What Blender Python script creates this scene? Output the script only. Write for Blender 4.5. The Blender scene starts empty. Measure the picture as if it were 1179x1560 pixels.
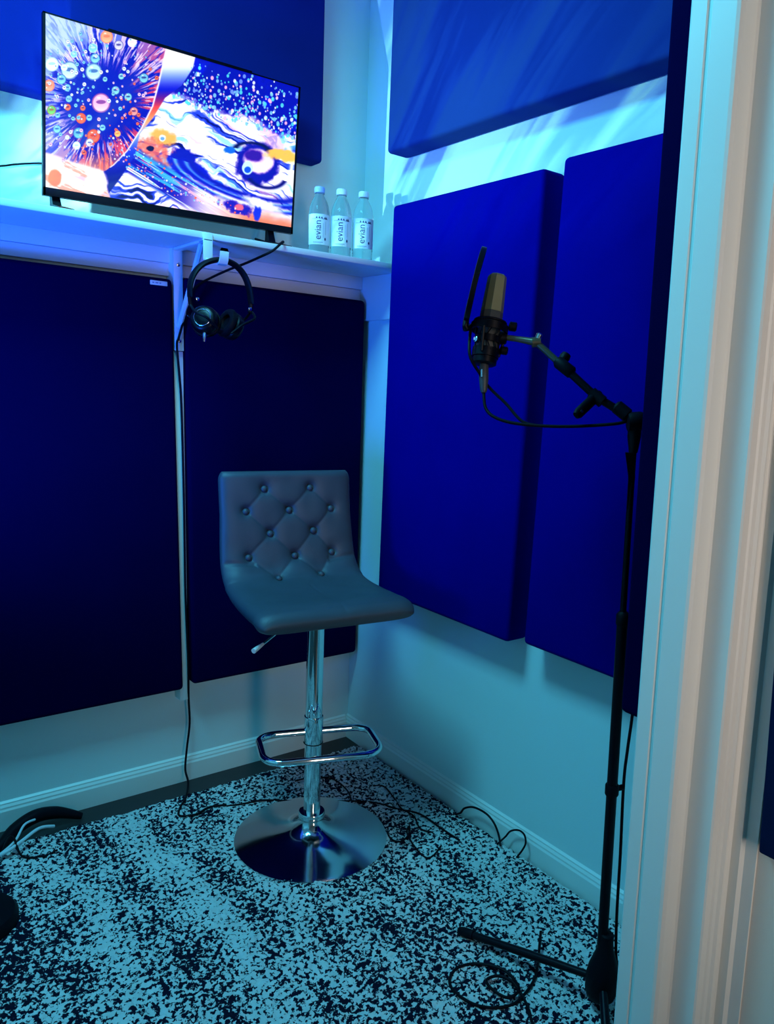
import bpy, bmesh, math, random
import numpy as np
from mathutils import Vector, Matrix, noise

random.seed(7); rng = np.random.RandomState(5)
S = bpy.context.scene
COL = S.collection
PI = math.pi

# ------------------------------------------------------------------ camera
cd = bpy.data.cameras.new('camera'); cam = bpy.data.objects.new('camera', cd); COL.objects.link(cam); S.camera = cam
R_ = Vector((0.7901949, -0.6109344, 0.04848887)); U_ = Vector((0.09730719, 0.20318713, 0.97429272)); F_ = Vector((0.60508125, 0.76516282, -0.22000574))
m = Matrix((R_, U_, -F_)).transposed().to_4x4(); m.translation = Vector((-1.5298, -2.2856, 1.3035)); cam.matrix_world = m
cd.sensor_fit = 'VERTICAL'; cd.sensor_height = 36; cd.lens = 1181.41 * 36 / 1560
cd.shift_x = -(628.543 - 589.5) / 1560; cd.shift_y = (857.02 - 780) / 1560
cd.clip_start = 0.02

# ------------------------------------------------------------------ world, exposure
W = bpy.data.worlds.new('world'); S.world = W; W.use_nodes = True
W.node_tree.nodes['Background'].inputs[0].default_value = (0.02, 0.1, 0.16, 1); W.node_tree.nodes['Background'].inputs[1].default_value = 0.3
S.view_settings.view_transform = 'Standard'; S.view_settings.look = 'None'; S.view_settings.exposure = 0; S.view_settings.gamma = 1
S.view_settings.use_curve_mapping = False

# ------------------------------------------------------------------ lights
def light(name, kind, loc, energy, color, target=None, **kw):
    d = bpy.data.lights.new(name, kind); o = bpy.data.objects.new(name, d); COL.objects.link(o)
    o.location = loc; d.energy = energy; d.color = color
    if target is not None:
        o.rotation_euler = (Vector(target) - Vector(loc)).to_track_quat('-Z', 'Y').to_euler()
    for k, v in kw.items(): setattr(d, k, v)
    return o
# cyan ceiling lamp of the booth
light('ceiling_lamp', 'AREA', (-1.2, -.80, 2.52), 35, (0.11, 0.72, 1.0), (-1.2, -.8, 0), size=0.45)
# cyan-blue LED lamp in the left of the booth (low, out of frame)
light('corner_lamp', 'AREA', (-1.75, -.75, .95), 10.5, (0.012, 0.11, 1.0), (-0.8, -0.12, 1.62), size=0.3, spread=math.radians(110))
# aurora projector standing on the left of the shelf
pj = light('projector_lamp', 'SPOT', (-1.17, -0.295, 1.735), 60, (1, 1, 1), (-0.17, -0.23, 2.25), spot_size=math.radians(160), spot_blend=1.0, shadow_soft_size=0.004)
# warm lamp in the hallway behind the camera, shining on the door trim
light('hallway_lamp', 'AREA', (-1.0, -3.5, 1.45), 3.0, (1.0, 0.82, 0.70), (-.33, -1.95, 1.35), shape='RECTANGLE', size=.25, size_y=1.9, spread=math.radians(55))

# ------------------------------------------------------------------ materials
class NT:
    def __init__(s, name):
        s.m = bpy.data.materials.new(name); s.m.use_nodes = True; s.t = s.m.node_tree; s.n = s.t.nodes; s.l = s.t.links
        s.b = s.n['Principled BSDF']
    def node(s, typ, inputs=None, **kw):
        x = s.n.new(typ)
        for k, v in kw.items(): setattr(x, k, v)
        for k, v in (inputs or {}).items():
            if isinstance(v, bpy.types.NodeSocket): s.l.new(v, x.inputs[k])
            else: x.inputs[k].default_value = v
        return x
    def math(s, op, a, b=0.0, c=None):
        d = {0: a, 1: b}
        if c is not None: d[2] = c
        return s.node('ShaderNodeMath', d, operation=op).outputs[0]
    def mix(s, f, a, b):
        x = s.node('ShaderNodeMix', data_type='RGBA')
        for i, v in ((0, f), (6, a), (7, b)):
            if isinstance(v, bpy.types.NodeSocket): s.l.new(v, x.inputs[i])
            else: x.inputs[i].default_value = v
        return x.outputs[2]
    def coord(s, scale=(1, 1, 1), rot=(0, 0, 0)):
        c = s.node('ShaderNodeTexCoord')
        return s.node('ShaderNodeMapping', {'Vector': c.outputs['Object'], 'Scale': scale, 'Rotation': rot}).outputs[0]
    def noise(s, vec, scale, detail=2, rough=.5):
        return s.node('ShaderNodeTexNoise', {'Vector': vec, 'Scale': scale, 'Detail': detail, 'Roughness': rough}).outputs['Fac']
    def ramp(s, f, stops):
        r = s.node('ShaderNodeValToRGB', {'Fac': f}); e = r.color_ramp.elements
        e[0].position, e[0].color = stops[0]; e[1].position, e[1].color = stops[-1]
        for p_, c_ in stops[1:-1]:
            q = e.new(p_); q.color = c_
        return r.outputs[0]
    def bump(s, h, strength=.2, dist=.001):
        b = s.node('ShaderNodeBump', {'Height': h, 'Strength': strength, 'Distance': dist}); s.l.new(b.outputs[0], s.b.inputs['Normal'])

def mat(name, col, rough=.5, metal=0, bump=None, trans=0, ior=1.45, spec=.5, vary=0, emit=None):
    t = NT(name); b = t.b
    c = (*col, 1)
    b.inputs['Base Color'].default_value = c; b.inputs['Roughness'].default_value = rough; b.inputs['Metallic'].default_value = metal
    b.inputs['Transmission Weight'].default_value = trans; b.inputs['IOR'].default_value = ior; b.inputs['Specular IOR Level'].default_value = spec
    v = t.coord()
    if vary:
        n = t.noise(v, 6, 4)
        t.l.new(t.mix(n, tuple(x * (1 - vary) for x in col) + (1,), tuple(min(1, x * (1 + vary)) for x in col) + (1,)), b.inputs['Base Color'])
    if bump: t.bump(t.noise(v, bump[0], 3, .6), bump[1], bump[2])
    if emit: b.inputs['Emission Color'].default_value = (*emit[0], 1); b.inputs['Emission Strength'].default_value = emit[1]
    return t.m

M = {}
M['wall'] = mat('wall_paint', (.68, .80, .81), .75, bump=(260, .35, .0012), spec=.25)
M['ceiling'] = mat('ceiling_paint', (.8, .8, .8), .9)
M['trim'] = mat('white_trim_paint', (.82, .83, .80), .38, bump=(40, .05, .001), spec=.4)
M['shelf'] = mat('shelf_paint', (.80, .82, .84), .42, bump=(60, .08, .001))
M['floor'] = mat('dark_floor_boards', (.018, .020, .022), .4, vary=.4, bump=(30, .1, .001))
M['hall'] = mat('hall_wall_paint', (.78, .68, .60), .8, bump=(260, .2, .001))
def fabric(name, col, sheen=.0):
    t = NT(name); v = t.coord()
    n = t.noise(v, 900, 2, .7); n2 = t.noise(v, 5, 3)
    f = t.math('ADD', t.math('MULTIPLY', n, .5), t.math('MULTIPLY', n2, .5))
    t.l.new(t.mix(f, tuple(x * .75 for x in col) + (1,), tuple(x * 1.25 for x in col) + (1,)), t.b.inputs['Base Color'])
    t.b.inputs['Roughness'].default_value = .95; t.b.inputs['Specular IOR Level'].default_value = .02
    t.bump(n, .35, .0008)
    return t.m
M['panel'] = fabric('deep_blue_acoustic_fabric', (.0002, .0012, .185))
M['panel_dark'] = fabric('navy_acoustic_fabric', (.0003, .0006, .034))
M['panel_up'] = fabric('projector_lit_blue_fabric', (.013, .040, .21))  # lighter, greener copy: the projector's light is put into its colour
M['panel_back'] = fabric('shaded_blue_fabric', (.006, .018, .20))  # darker copy for the upper back panel, television's shadow included in the colour
M['hallpanel'] = fabric('black_acoustic_fabric', (.002, .012, .055))
M['black'] = mat('black_plastic', (.0015, .0018, .005), .32, spec=.22, bump=(400, .1, .0005))
M['blackmetal'] = mat('black_powder_coat', (.0012, .0015, .005), .38, spec=.18, metal=.0, bump=(500, .15, .0005))
M['rubber'] = mat('black_rubber', (.0012, .0015, .005), .55, spec=.15)
M['chrome'] = mat('chrome', (.82, .84, .85), .07, metal=1)
M['chrome_base'] = mat('chrome_base_plate', (.62, .64, .66), .10, metal=1, bump=(9, .04, .004))
M['nickel'] = mat('nickel', (.7, .68, .66), .25, metal=1)
M['whiteplastic'] = mat('white_plastic', (.78, .80, .80), .35)
M['label'] = mat('bottle_label', (.58, .68, .74), .5)
M['labelink'] = mat('label_ink', (.012, .03, .10), .5)
M['labelpale'] = mat('label_pale_ink', (.2, .3, .42), .5)
M['cap'] = mat('bottle_cap', (.66, .72, .82), .4)
M['capblue'] = mat('blue_bottle_cap', (.28, .40, .85), .4)
M['water'] = mat('clear_bottle_and_water', (.93, .98, 1), .03, trans=1, ior=1.2)
M['micbody'] = mat('dark_grey_mic_enamel', (.045, .05, .052), .42)
M['bronze'] = mat('bronze_grille', (.10, .09, .055), .35, metal=.5)
M['ringsilver'] = mat('silver_ring', (.75, .8, .9), .2, metal=1)
M['whitecable'] = mat('white_cable', (.6, .66, .7), .45)
M['paper'] = mat('scrap_paper', (.8, .8, .8), .7)
# leather of the stool
t = NT('grey_faux_leather'); v = t.coord()
vo = t.node('ShaderNodeTexVoronoi', {'Vector': v, 'Scale': 420}, feature='DISTANCE_TO_EDGE').outputs['Distance']
t.b.inputs['Base Color'].default_value = (.040, .060, .078, 1); t.b.inputs['Roughness'].default_value = .48; t.b.inputs['Specular IOR Level'].default_value = .45
t.bump(t.math('ADD', t.math('MULTIPLY', vo, 1.5), t.math('MULTIPLY', t.noise(v, 90, 3), .8)), .3, .0009); M['leather'] = t.m
# brushed grille; its olive base colour stands in for warm hallway light
t = NT('mesh_grille'); v = t.coord((1, 1, 1)); w = t.node('ShaderNodeTexWave', {'Vector': v, 'Scale': 260, 'Distortion': 0}, bands_direction='Z').outputs['Fac']
t.b.inputs['Base Color'].default_value = (.19, .20, .11, 1); t.b.inputs['Metallic'].default_value = .5; t.b.inputs['Roughness'].default_value = .45
t.bump(w, .4, .0006); M['grille'] = t.m
# shag rug: pale and near-black tufts, the dark ones gathered in bands along the rug
t = NT('speckled_shag_rug'); v = t.coord()
vw = t.node('ShaderNodeVectorMath', {0: v, 1: t.node('ShaderNodeVectorMath', {0: t.node('ShaderNodeTexNoise', {'Vector': v, 'Scale': 55, 'Detail': 2}).outputs['Color'], 'Scale': .006}, operation='SCALE').outputs[0]}, operation='ADD').outputs[0]
sp = t.noise(vw, 88, 2.2, .6)
bands = t.noise(t.coord((9, 1.1, 1)), 1.0, 3, .6); patch = t.noise(t.coord((1, .6, 1)), 14, 3, .6)
thr = t.math('ADD', t.math('MULTIPLY', t.math('SUBTRACT', bands, .5), .36), t.math('MULTIPLY', t.math('SUBTRACT', patch, .5), .28))
d = t.math('ADD', t.math('SUBTRACT', sp, .508), thr)
fac = t.node('ShaderNodeMapRange', {'Value': d, 'From Min': -.028, 'From Max': .022}).outputs[0]
soft = t.noise(v, 30, 3)
t.l.new(t.mix(fac, t.mix(soft, (.50, .53, .53, 1), (.80, .80, .78, 1)), (.006, .008, .022, 1)), t.b.inputs['Base Color'])
t.b.inputs['Roughness'].default_value = .95; t.b.inputs['Specular IOR Level'].default_value = .05
t.bump(t.noise(v, 240, 3, .7), .7, .004); M['rug'] = t.m
# TV picture
t = NT('tv_picture'); a = t.node('ShaderNodeAttribute', attribute_name='picture')
t.b.inputs['Base Color'].default_value = (.01, .01, .01, 1); t.b.inputs['Roughness'].default_value = .2
t.l.new(a.outputs['Color'], t.b.inputs['Emission Color']); t.b.inputs['Emission Strength'].default_value = 1.15; M['screen'] = t.m
# projector pattern: the lamp's light is broken up into streaks
pj.data.use_nodes = True; nt = pj.data.node_tree; em = nt.nodes['Emission']
gi_ = nt.nodes.new('ShaderNodeNewGeometry'); mp = nt.nodes.new('ShaderNodeMapping'); mp.inputs['Rotation'].default_value = (-.72, 0, 0)
mp2 = nt.nodes.new('ShaderNodeMapping'); mp2.inputs['Scale'].default_value = (1.0, 7.5, 1.1)
nz = nt.nodes.new('ShaderNodeTexNoise'); nz.inputs['Scale'].default_value = 1.6; nz.inputs['Detail'].default_value = 3.2; nz.inputs['Roughness'].default_value = .6; nz.inputs['Distortion'].default_value = .5
sx = nt.nodes.new('ShaderNodeSeparateXYZ'); nt.links.new(gi_.outputs['Incoming'], sx.inputs[0])
def lm(op, *a):
    x = nt.nodes.new('ShaderNodeMath'); x.operation = op
    for i, v_ in enumerate(a):
        if isinstance(v_, bpy.types.NodeSocket): nt.links.new(v_, x.inputs[i])
        else: x.inputs[i].default_value = v_
    return x.outputs[0]
def mr(v_, a, b, c, d):
    x = nt.nodes.new('ShaderNodeMapRange'); x.interpolation_type = 'SMOOTHSTEP'; nt.links.new(v_, x.inputs[0])
    for i, q_ in enumerate((a, b, c, d)): x.inputs[i + 1].default_value = q_
    return x.outputs[0]
# the projector dome throws most of its light forward and upward, its rim cuts it off below
side = mr(lm('ABSOLUTE', sx.outputs[0]), .15, .9, .017, 1.0); rise = mr(lm('MULTIPLY', sx.outputs[2], 1.0), -.16, .03, .0, 1.0)
nt.links.new(lm('MULTIPLY', side, rise), em.inputs['Strength'])
cr = nt.nodes.new('ShaderNodeValToRGB'); ce = cr.color_ramp.elements
ce[0].position = .42; ce[0].color = (.06, .14, .6, 1); ce[1].position = .60; ce[1].color = (.36, 1, .80, 1)
q = ce.new(.50); q.color = (.20, .58, 1, 1)
nt.links.new(gi_.outputs['Incoming'], mp.inputs['Vector']); nt.links.new(mp.outputs[0], mp2.inputs['Vector']); nt.links.new(mp2.outputs[0], nz.inputs['Vector']); nt.links.new(nz.outputs['Fac'], cr.inputs['Fac']); nt.links.new(cr.outputs[0], em.inputs['Color'])

# ------------------------------------------------------------------ mesh helpers
class MB:
    def __init__(s): s.b = bmesh.new()
    def box(s, lo, hi, bev=0, seg=2):
        r = bmesh.ops.create_cube(s.b, size=1)['verts']
        for v_ in r: v_.co = Vector([(lo[i] + hi[i]) / 2 + v_.co[i] * (hi[i] - lo[i]) for i in range(3)])
        if bev:
            es = list({e for v_ in r for e in v_.link_edges})
            bmesh.ops.bevel(s.b, geom=es, offset=bev, segments=seg, profile=.5, affect='EDGES')
        return s
    def loft(s, rings, cap=True, closed=True):
        prev = None; first = None
        for rg in rings:
            cur = [s.b.verts.new(p_) for p_ in rg]
            if prev:
                n = len(cur)
                for i in range(n if closed else n - 1):
                    s.b.faces.new((prev[i], prev[(i + 1) % n], cur[(i + 1) % n], cur[i]))
            else: first = cur
            prev = cur
        if cap and closed:
            s.b.faces.new(list(reversed(first))); s.b.faces.new(prev)
        return s
    def tube(s, pts, r, n=10, smooth=0, cap=True, closed=False):
        pts = [Vector(p_) for p_ in pts]
        rr = list(r) if isinstance(r, (list, tuple)) else [r] * len(pts)
        if smooth:
            out = []; ro = []; N = len(pts)
            for i in range(N if closed else N - 1):
                g = (lambda k: pts[k % N]) if closed else (lambda k: pts[max(0, min(N - 1, k))])
                p0, p1, p2, p3 = g(i - 1), g(i), g(i + 1), g(i + 2)
                for k in range(smooth):
                    u = k / smooth
                    out.append(.5 * ((2 * p1) + (p2 - p0) * u + (2 * p0 - 5 * p1 + 4 * p2 - p3) * u * u + (3 * p1 - p0 - 3 * p2 + p3) * u ** 3))
                    ro.append(rr[i] * (1 - u) + rr[(i + 1) % N] * u)
            if not closed: out.append(pts[-1]); ro.append(rr[-1])
            pts, rr = out, ro
        N = len(pts); rings = []; up = None
        for i, p_ in enumerate(pts):
            a_ = pts[(i - 1) % N] if closed else pts[max(0, i - 1)]
            b_ = pts[(i + 1) % N] if closed else pts[min(N - 1, i + 1)]
            d_ = (b_ - a_)
            d_ = d_.normalized() if d_.length > 1e-9 else Vector((0, 0, 1))
            if up is None: up = d_.orthogonal().normalized()
            up = (up - d_ * up.dot(d_)).normalized(); sd = d_.cross(up)
            rings.append([p_ + (up * math.cos(2 * PI * k / n) + sd * math.sin(2 * PI * k / n)) * rr[i] for k in range(n)])
        if closed: rings.append(rings[0])
        s.loft(rings, cap and not closed)
        if closed: bmesh.ops.remove_doubles(s.b, verts=s.b.verts, dist=1e-6)
        return s
    def lathe(s, prof, c=(0, 0, 0), axis=(0, 0, 1), n=32, cap=True):
        ax = Vector(axis).normalized(); q_ = Vector((0, 0, 1)).rotation_difference(ax)
        rings = [[Vector(c) + q_ @ Vector((r_ * math.cos(2 * PI * k / n), r_ * math.sin(2 * PI * k / n), z_)) for k in range(n)] for r_, z_ in prof]
        return s.loft(rings, cap)
    def poly(s, pts, lo, hi, axis='z'):
        ring = lambda h: [Vector((p_[0], p_[1], h)) if axis == 'z' else (Vector((p_[0], h, p_[1])) if axis == 'y' else Vector((h, p_[0], p_[1]))) for p_ in pts]
        return s.loft([ring(lo), ring(hi)])
    def xf(s, f):
        for v_ in s.b.verts: v_.co = f(v_.co)
        return s

def obj(name, mb, mt, parent=None, smooth=True, origin=None, angle=40):
    """links the collected shape as one mesh; coordinates are world ones, moved to the parent's or own origin"""
    b = mb.b
    bmesh.ops.recalc_face_normals(b, faces=b.faces)
    o_ = Vector(parent['_loc']) if parent is not None else (Vector(origin) if origin else Vector((0, 0, 0)))
    for v_ in b.verts: v_.co -= o_
    me = bpy.data.meshes.new(name); b.to_mesh(me); b.free()
    me.materials.append(M[mt] if isinstance(mt, str) else mt)
    if smooth:
        me.polygons.foreach_set('use_smooth', [True] * len(me.polygons))
        try: me.set_sharp_from_angle(angle=math.radians(angle))
        except Exception: pass
    o = bpy.data.objects.new(name, me); COL.objects.link(o)
    if parent is not None:
        o.parent = parent; o['_loc'] = parent['_loc']
    else:
        o.location = o_; o['_loc'] = tuple(o_)
    return o
def tag(o, label, cat, group=None, kind=None):
    if label: o['label'] = label
    if cat: o['category'] = cat
    if group: o['group'] = group
    if kind: o['kind'] = kind
    return o
def thing(name, label, cat, loc, group=None):
    o = bpy.data.objects.new(name, None); COL.objects.link(o); o.location = loc; o['_loc'] = tuple(loc); o.empty_display_size = .05
    return tag(o, label, cat, group)
def struct(name, mb, mt, **kw):
    o = obj(name, mb, mt, **kw); o['kind'] = 'structure'; return o

# ------------------------------------------------------------------ the room
H = 2.62
LEAN = .048                                   # the door wall and its frame are out of plumb
def lean(co): return Vector((co.x, co.y + LEAN * (co.z - .9), co.z))
struct('floor', MB().box((-2.7, -3.8, -.1), (.1, .1, 0)), 'floor')
struct('ceiling', MB().box((-2.7, -3.8, H), (.1, .1, H + .1)), 'ceiling')
struct('wall_back', MB().box((-2.7, 0, 0), (.1, .1, H)), 'wall')
struct('wall_right', MB().box((0, -1.72, 0), (.1, 0, H)), 'wall')
struct('wall_left', MB().box((-2.7, -3.8, 0), (-2.6, 0, H)), 'wall')
wf = MB()
wf.box((-.455, -1.70, -.02), (0, -1.60, H)).box((-2.6, -1.70, -.02), (-1.95, -1.60, H)).box((-1.95, -1.70, 2.32), (-.455, -1.60, H))
struct('wall_front', wf.xf(lean), 'wall')
struct('wall_hall_right', MB().box((-.40, -3.8, 0), (-.1, -1.755, H)), 'hall')
struct('wall_hall_back', MB().box((-2.6, -3.8, 0), (-.4, -3.7, H)), 'hall')
# baseboards with a moulded top
prof = [(0, 0), (.013, 0), (.013, .060), (.010, .066), (.010, .071), (.006, .078), (.006, .082), (0, .0875)]
struct('baseboard_back', MB().poly([(-y_, z_) for y_, z_ in prof], -2.6, -.013, 'x'), 'trim', smooth=False)
struct('baseboard_right', MB().poly([(-x_, z_) for x_, z_ in prof], -1.6, 0, 'y'), 'trim', smooth=False)
# door frame: plan profile seen from the hall (reveal, stop, rebate, casing)
pr = [(-.47, -1.585), (-.497, -1.586), (-.50, -1.590), (-.50, -1.613), (-.4975, -1.6155), (-.4975, -1.6195), (-.50, -1.622), (-.50, -1.658), (-.4985, -1.663), (-.493, -1.6665), (-.466, -1.668), (-.463, -1.671),
      (-.463, -1.7125), (-.4605, -1.7155), (-.447, -1.7165), (-.444, -1.719), (-.437, -1.7205), (-.433, -1.7245), (-.429, -1.7245), (-.424, -1.7185), (-.416, -1.720), (-.412, -1.7225), (-.412, -1.737), (-.404, -1.741), (-.404, -1.760), (-.39, -1.76), (-.39, -1.60)]
struct('trim_1', MB().poly(pr, 0.0, 2.36).xf(lean), 'trim', smooth=False)
struct('trim_2', MB().box((-1.95, -1.70, 2.30), (-.463, -1.60, 2.36), .004).xf(lean), 'trim')
# narrow white strip in the gap between the two lower panels
struct('trim_3', MB().box((-.668, -.046, .30), (-.640, 0, 1.372), .002), 'wall')

# ------------------------------------------------------------------ rug
def make_rug():
    x0, x1, y0, y1 = -1.75, -.022, -1.56, -.118
    nx, ny = 430, 360
    X, Y = np.meshgrid(np.linspace(x0, x1, nx), np.linspace(y0, y1, ny))
    def vn(sx, sy, seed):
        r = np.random.RandomState(seed); g = r.rand(int((y1 - y0) * sy) + 3, int((x1 - x0) * sx) + 3)
        fx = (X - x0) * sx; fy = (Y - y0) * sy; ix = fx.astype(int); iy = fy.astype(int); u = fx - ix; v_ = fy - iy
        u = u * u * (3 - 2 * u); v_ = v_ * v_ * (3 - 2 * v_)
        return (g[iy, ix] * (1 - u) + g[iy, ix + 1] * u) * (1 - v_) + (g[iy + 1, ix] * (1 - u) + g[iy + 1, ix + 1] * u) * v_
    Z = .009 + .008 * vn(110, 110, 1) + .005 * vn(220, 220, 2) + .004 * vn(9, 9, 3)
    dx = np.minimum(X - x0, x1 - X); dy = np.minimum(Y - y0, y1 - Y); e = np.clip(np.minimum(dx, dy) / .012, 0, 1)
    Z = Z * np.sqrt(e) + .001
    # ragged pile at the border
    X2 = X + (1 - e) * (vn(150, 150, 8) - .5) * .014; Y2 = Y + (1 - e) * (vn(150, 150, 9) - .5) * .016
    co = np.stack([X2, Y2, Z], -1).reshape(-1, 3)
    i = np.arange(nx * ny).reshape(ny, nx)
    f = np.stack([i[:-1, :-1], i[:-1, 1:], i[1:, 1:], i[1:, :-1]], -1).reshape(-1, 4)
    me = bpy.data.meshes.new('shag_rug'); me.from_pydata(co.tolist(), [], f.tolist()); me.materials.append(M['rug'])
    me.polygons.foreach_set('use_smooth', [True] * len(me.polygons))
    o = bpy.data.objects.new('shag_rug', me); COL.objects.link(o); o['_loc'] = (0, 0, 0)
    tag(o, 'shaggy speckled pale and black rug covering the floor of the booth', 'rug')
make_rug()

# ------------------------------------------------------------------ acoustic panels
def soft_box(lo, hi, bev=.012, bulge=0.0):
    return MB().box(lo, hi, bev, 4)
def tilt_x(s, zc): return lambda co: Vector((co.x - s * (co.z - zc), co.y, co.z))
G = 'acoustic panels on the booth walls'
pl1 = thing('acoustic_panel', 'navy acoustic panel on the back wall with a small white tag in its corner', 'acoustic panel', (-1.28, 0, .343), G)
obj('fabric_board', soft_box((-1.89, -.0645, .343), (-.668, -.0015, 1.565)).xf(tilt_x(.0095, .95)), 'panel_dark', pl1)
tg = obj('tag', MB().box((-.738, -.0668, 1.544), (-.690, -.064, 1.556), .001), 'whiteplastic', pl1); tg['label'] = 'small white maker tag'
for k_ in range(4): pass
obj('tag_print', MB().box((-.733, -.0673, 1.5485), (-.727, -.0666, 1.5515)).box((-.724, -.0673, 1.5485), (-.716, -.0666, 1.5515)).box((-.713, -.0673, 1.5485), (-.708, -.0666, 1.5515)), 'labelpale', tg)
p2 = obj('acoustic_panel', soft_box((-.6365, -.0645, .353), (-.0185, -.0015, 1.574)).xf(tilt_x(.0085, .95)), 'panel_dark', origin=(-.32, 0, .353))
tag(p2, 'dark navy fabric acoustic panel on the back wall directly behind the stool, reaching the corner', 'acoustic panel', G)
p3 = obj('acoustic_panel', soft_box((-.0817, -.8818, .6428), (-.0015, -.2729, 1.8267)), 'panel', origin=(0, -.58, .6428))
tag(p3, 'bright blue fabric acoustic panel on the right wall nearest the corner, behind the microphone', 'acoustic panel', G)
p4 = obj('acoustic_panel', soft_box((-.0817, -1.50, .658), (-.0015, -.939, 1.838)), 'panel', origin=(0, -1.26, .658))
tag(p4, 'bright blue fabric acoustic panel on the right wall nearer the doorway, behind the microphone stand', 'acoustic panel', G)
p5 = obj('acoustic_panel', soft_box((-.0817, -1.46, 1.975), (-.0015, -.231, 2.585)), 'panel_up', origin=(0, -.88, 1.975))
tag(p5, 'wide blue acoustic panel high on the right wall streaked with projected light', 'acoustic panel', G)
p6 = obj('acoustic_panel', soft_box((-1.42, -.0671, 1.9536), (-.1996, -.0015, 2.56)), 'panel_back', origin=(-.8, 0, 1.9536))
tag(p6, 'wide blue acoustic panel high on the back wall behind the television top', 'acoustic panel', G)
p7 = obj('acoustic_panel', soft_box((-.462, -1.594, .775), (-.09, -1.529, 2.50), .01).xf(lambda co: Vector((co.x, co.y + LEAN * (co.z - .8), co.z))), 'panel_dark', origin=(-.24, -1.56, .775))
tag(p7, 'tall navy acoustic panel seen as a dark edge against the white door frame', 'acoustic panel', G)
p8 = obj('acoustic_panel', soft_box((-.425, -2.35, .628), (-.4015, -1.784, 1.90), .004).xf(lambda co: Vector((co.x, co.y + .075 * (co.z - .643), co.z))), 'hallpanel', origin=(-.42, -2.07, .643))
tag(p8, 'near-black acoustic panel on the beige hallway wall at the right edge of view', 'acoustic panel', G)

# ------------------------------------------------------------------ shelf with cleats and bracket
sh = thing('wall_shelf', 'long white wall shelf in the back of the booth carrying the television and water bottles', 'shelf', (-1.1, 0, 1.5))
obj('shelf_board', MB().box((-2.55, -.2635, 1.6506), (-.001, 0, 1.667), .0025), 'shelf', sh)
obj('cleat', MB().box((-2.55, -.030, 1.611), (-.016, 0, 1.6506), .0015).box((-2.55, -.020, 1.577), (-.016, 0, 1.6105), .002), 'shelf', sh)
obj('cleat', MB().box((-.016, -.26, 1.512), (0, 0, 1.6506), .002), 'shelf', sh)
br = obj('bracket', MB().box((-.669, -.060, 1.373), (-.643, -.052, 1.6500), .0015).box((-.669, -.235, 1.6425), (-.643, -.052, 1.6502), .0015)
    .tube([(-.656, -.225, 1.645), (-.656, -.19, 1.60), (-.656, -.135, 1.53), (-.656, -.085, 1.47), (-.656, -.06, 1.44)], .008, 8, 4)
    .box((-.669, -.052, 1.375), (-.667, -.0, 1.65)).box((-.645, -.052, 1.375), (-.643, 0, 1.65)), 'shelf', sh)
for z_ in (1.605, 1.40): obj('screw', MB().lathe([(.005, 0), (.005, .002), (.002, .003)], (-.656, -.0602, z_), (0, -1, 0), 12), 'nickel', br)

# ------------------------------------------------------------------ television
tv = thing('television', 'flat screen television on the white shelf showing a bright abstract picture of bubbles and swirls', 'television', (-.67, -.16, 1.667))
TL, TR, BR, BL = [Vector((x_, -.16, z_)) for x_, z_ in ((-1.004, 2.099), (-.335, 2.107), (-.354, 1.719), (-1.024, 1.707))]
def tvmap(co):                                  # x,z given as 0..1 across the set, y as depth from its front
    u, w_ = co.x, co.z
    p_ = (BL * (1 - u) + BR * u) * (1 - w_) + (TL * (1 - u) + TR * u) * w_
    return Vector((p_.x, p_.y + co.y, p_.z))
obj('casing', MB().box((0, 0, 0), (1, .010, 1)).box((.12, .010, .06), (.88, .045, .62)).box((.2, .045, .1), (.8, .058, .5)).xf(tvmap), 'black', tv)
bz = MB()
bz.box((0, -.004, 0), (1, .001, .046)).box((0, -.004, .992), (1, .001, 1)).box((0, -.004, 0), (.0085, .001, 1)).box((.9915, -.004, 0), (1, .001, 1))
obj('bezel', bz.xf(tvmap), 'black', tv)
obj('top_cover', MB().box((.22, -.001, 1.0), (.78, .012, 1.013)).xf(tvmap), 'black', tv)
for u in (.045, .905):
    fx = tvmap(Vector((u, 0, 0))).x
    obj('foot', MB().loft([[Vector((fx - .009, -.150, 1.72)), Vector((fx + .009, -.150, 1.72)), Vector((fx + .009, -.135, 1.72)), Vector((fx - .009, -.135, 1.72))],
        [Vector((fx - .008, -.158, 1.69)), Vector((fx + .012, -.158, 1.69)), Vector((fx + .012, -.130, 1.69)), Vector((fx - .008, -.130, 1.69))],
        [Vector((fx - .015, -.242, 1.672)), Vector((fx + .018, -.242, 1.672)), Vector((fx + .018, -.045, 1.672)), Vector((fx - .015, -.045, 1.672))],
        [Vector((fx - .016, -.246, 1.6672)), Vector((fx + .019, -.246, 1.6672)), Vector((fx + .019, -.04, 1.6672)), Vector((fx - .016, -.04, 1.6672))]]), 'black', tv)

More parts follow.
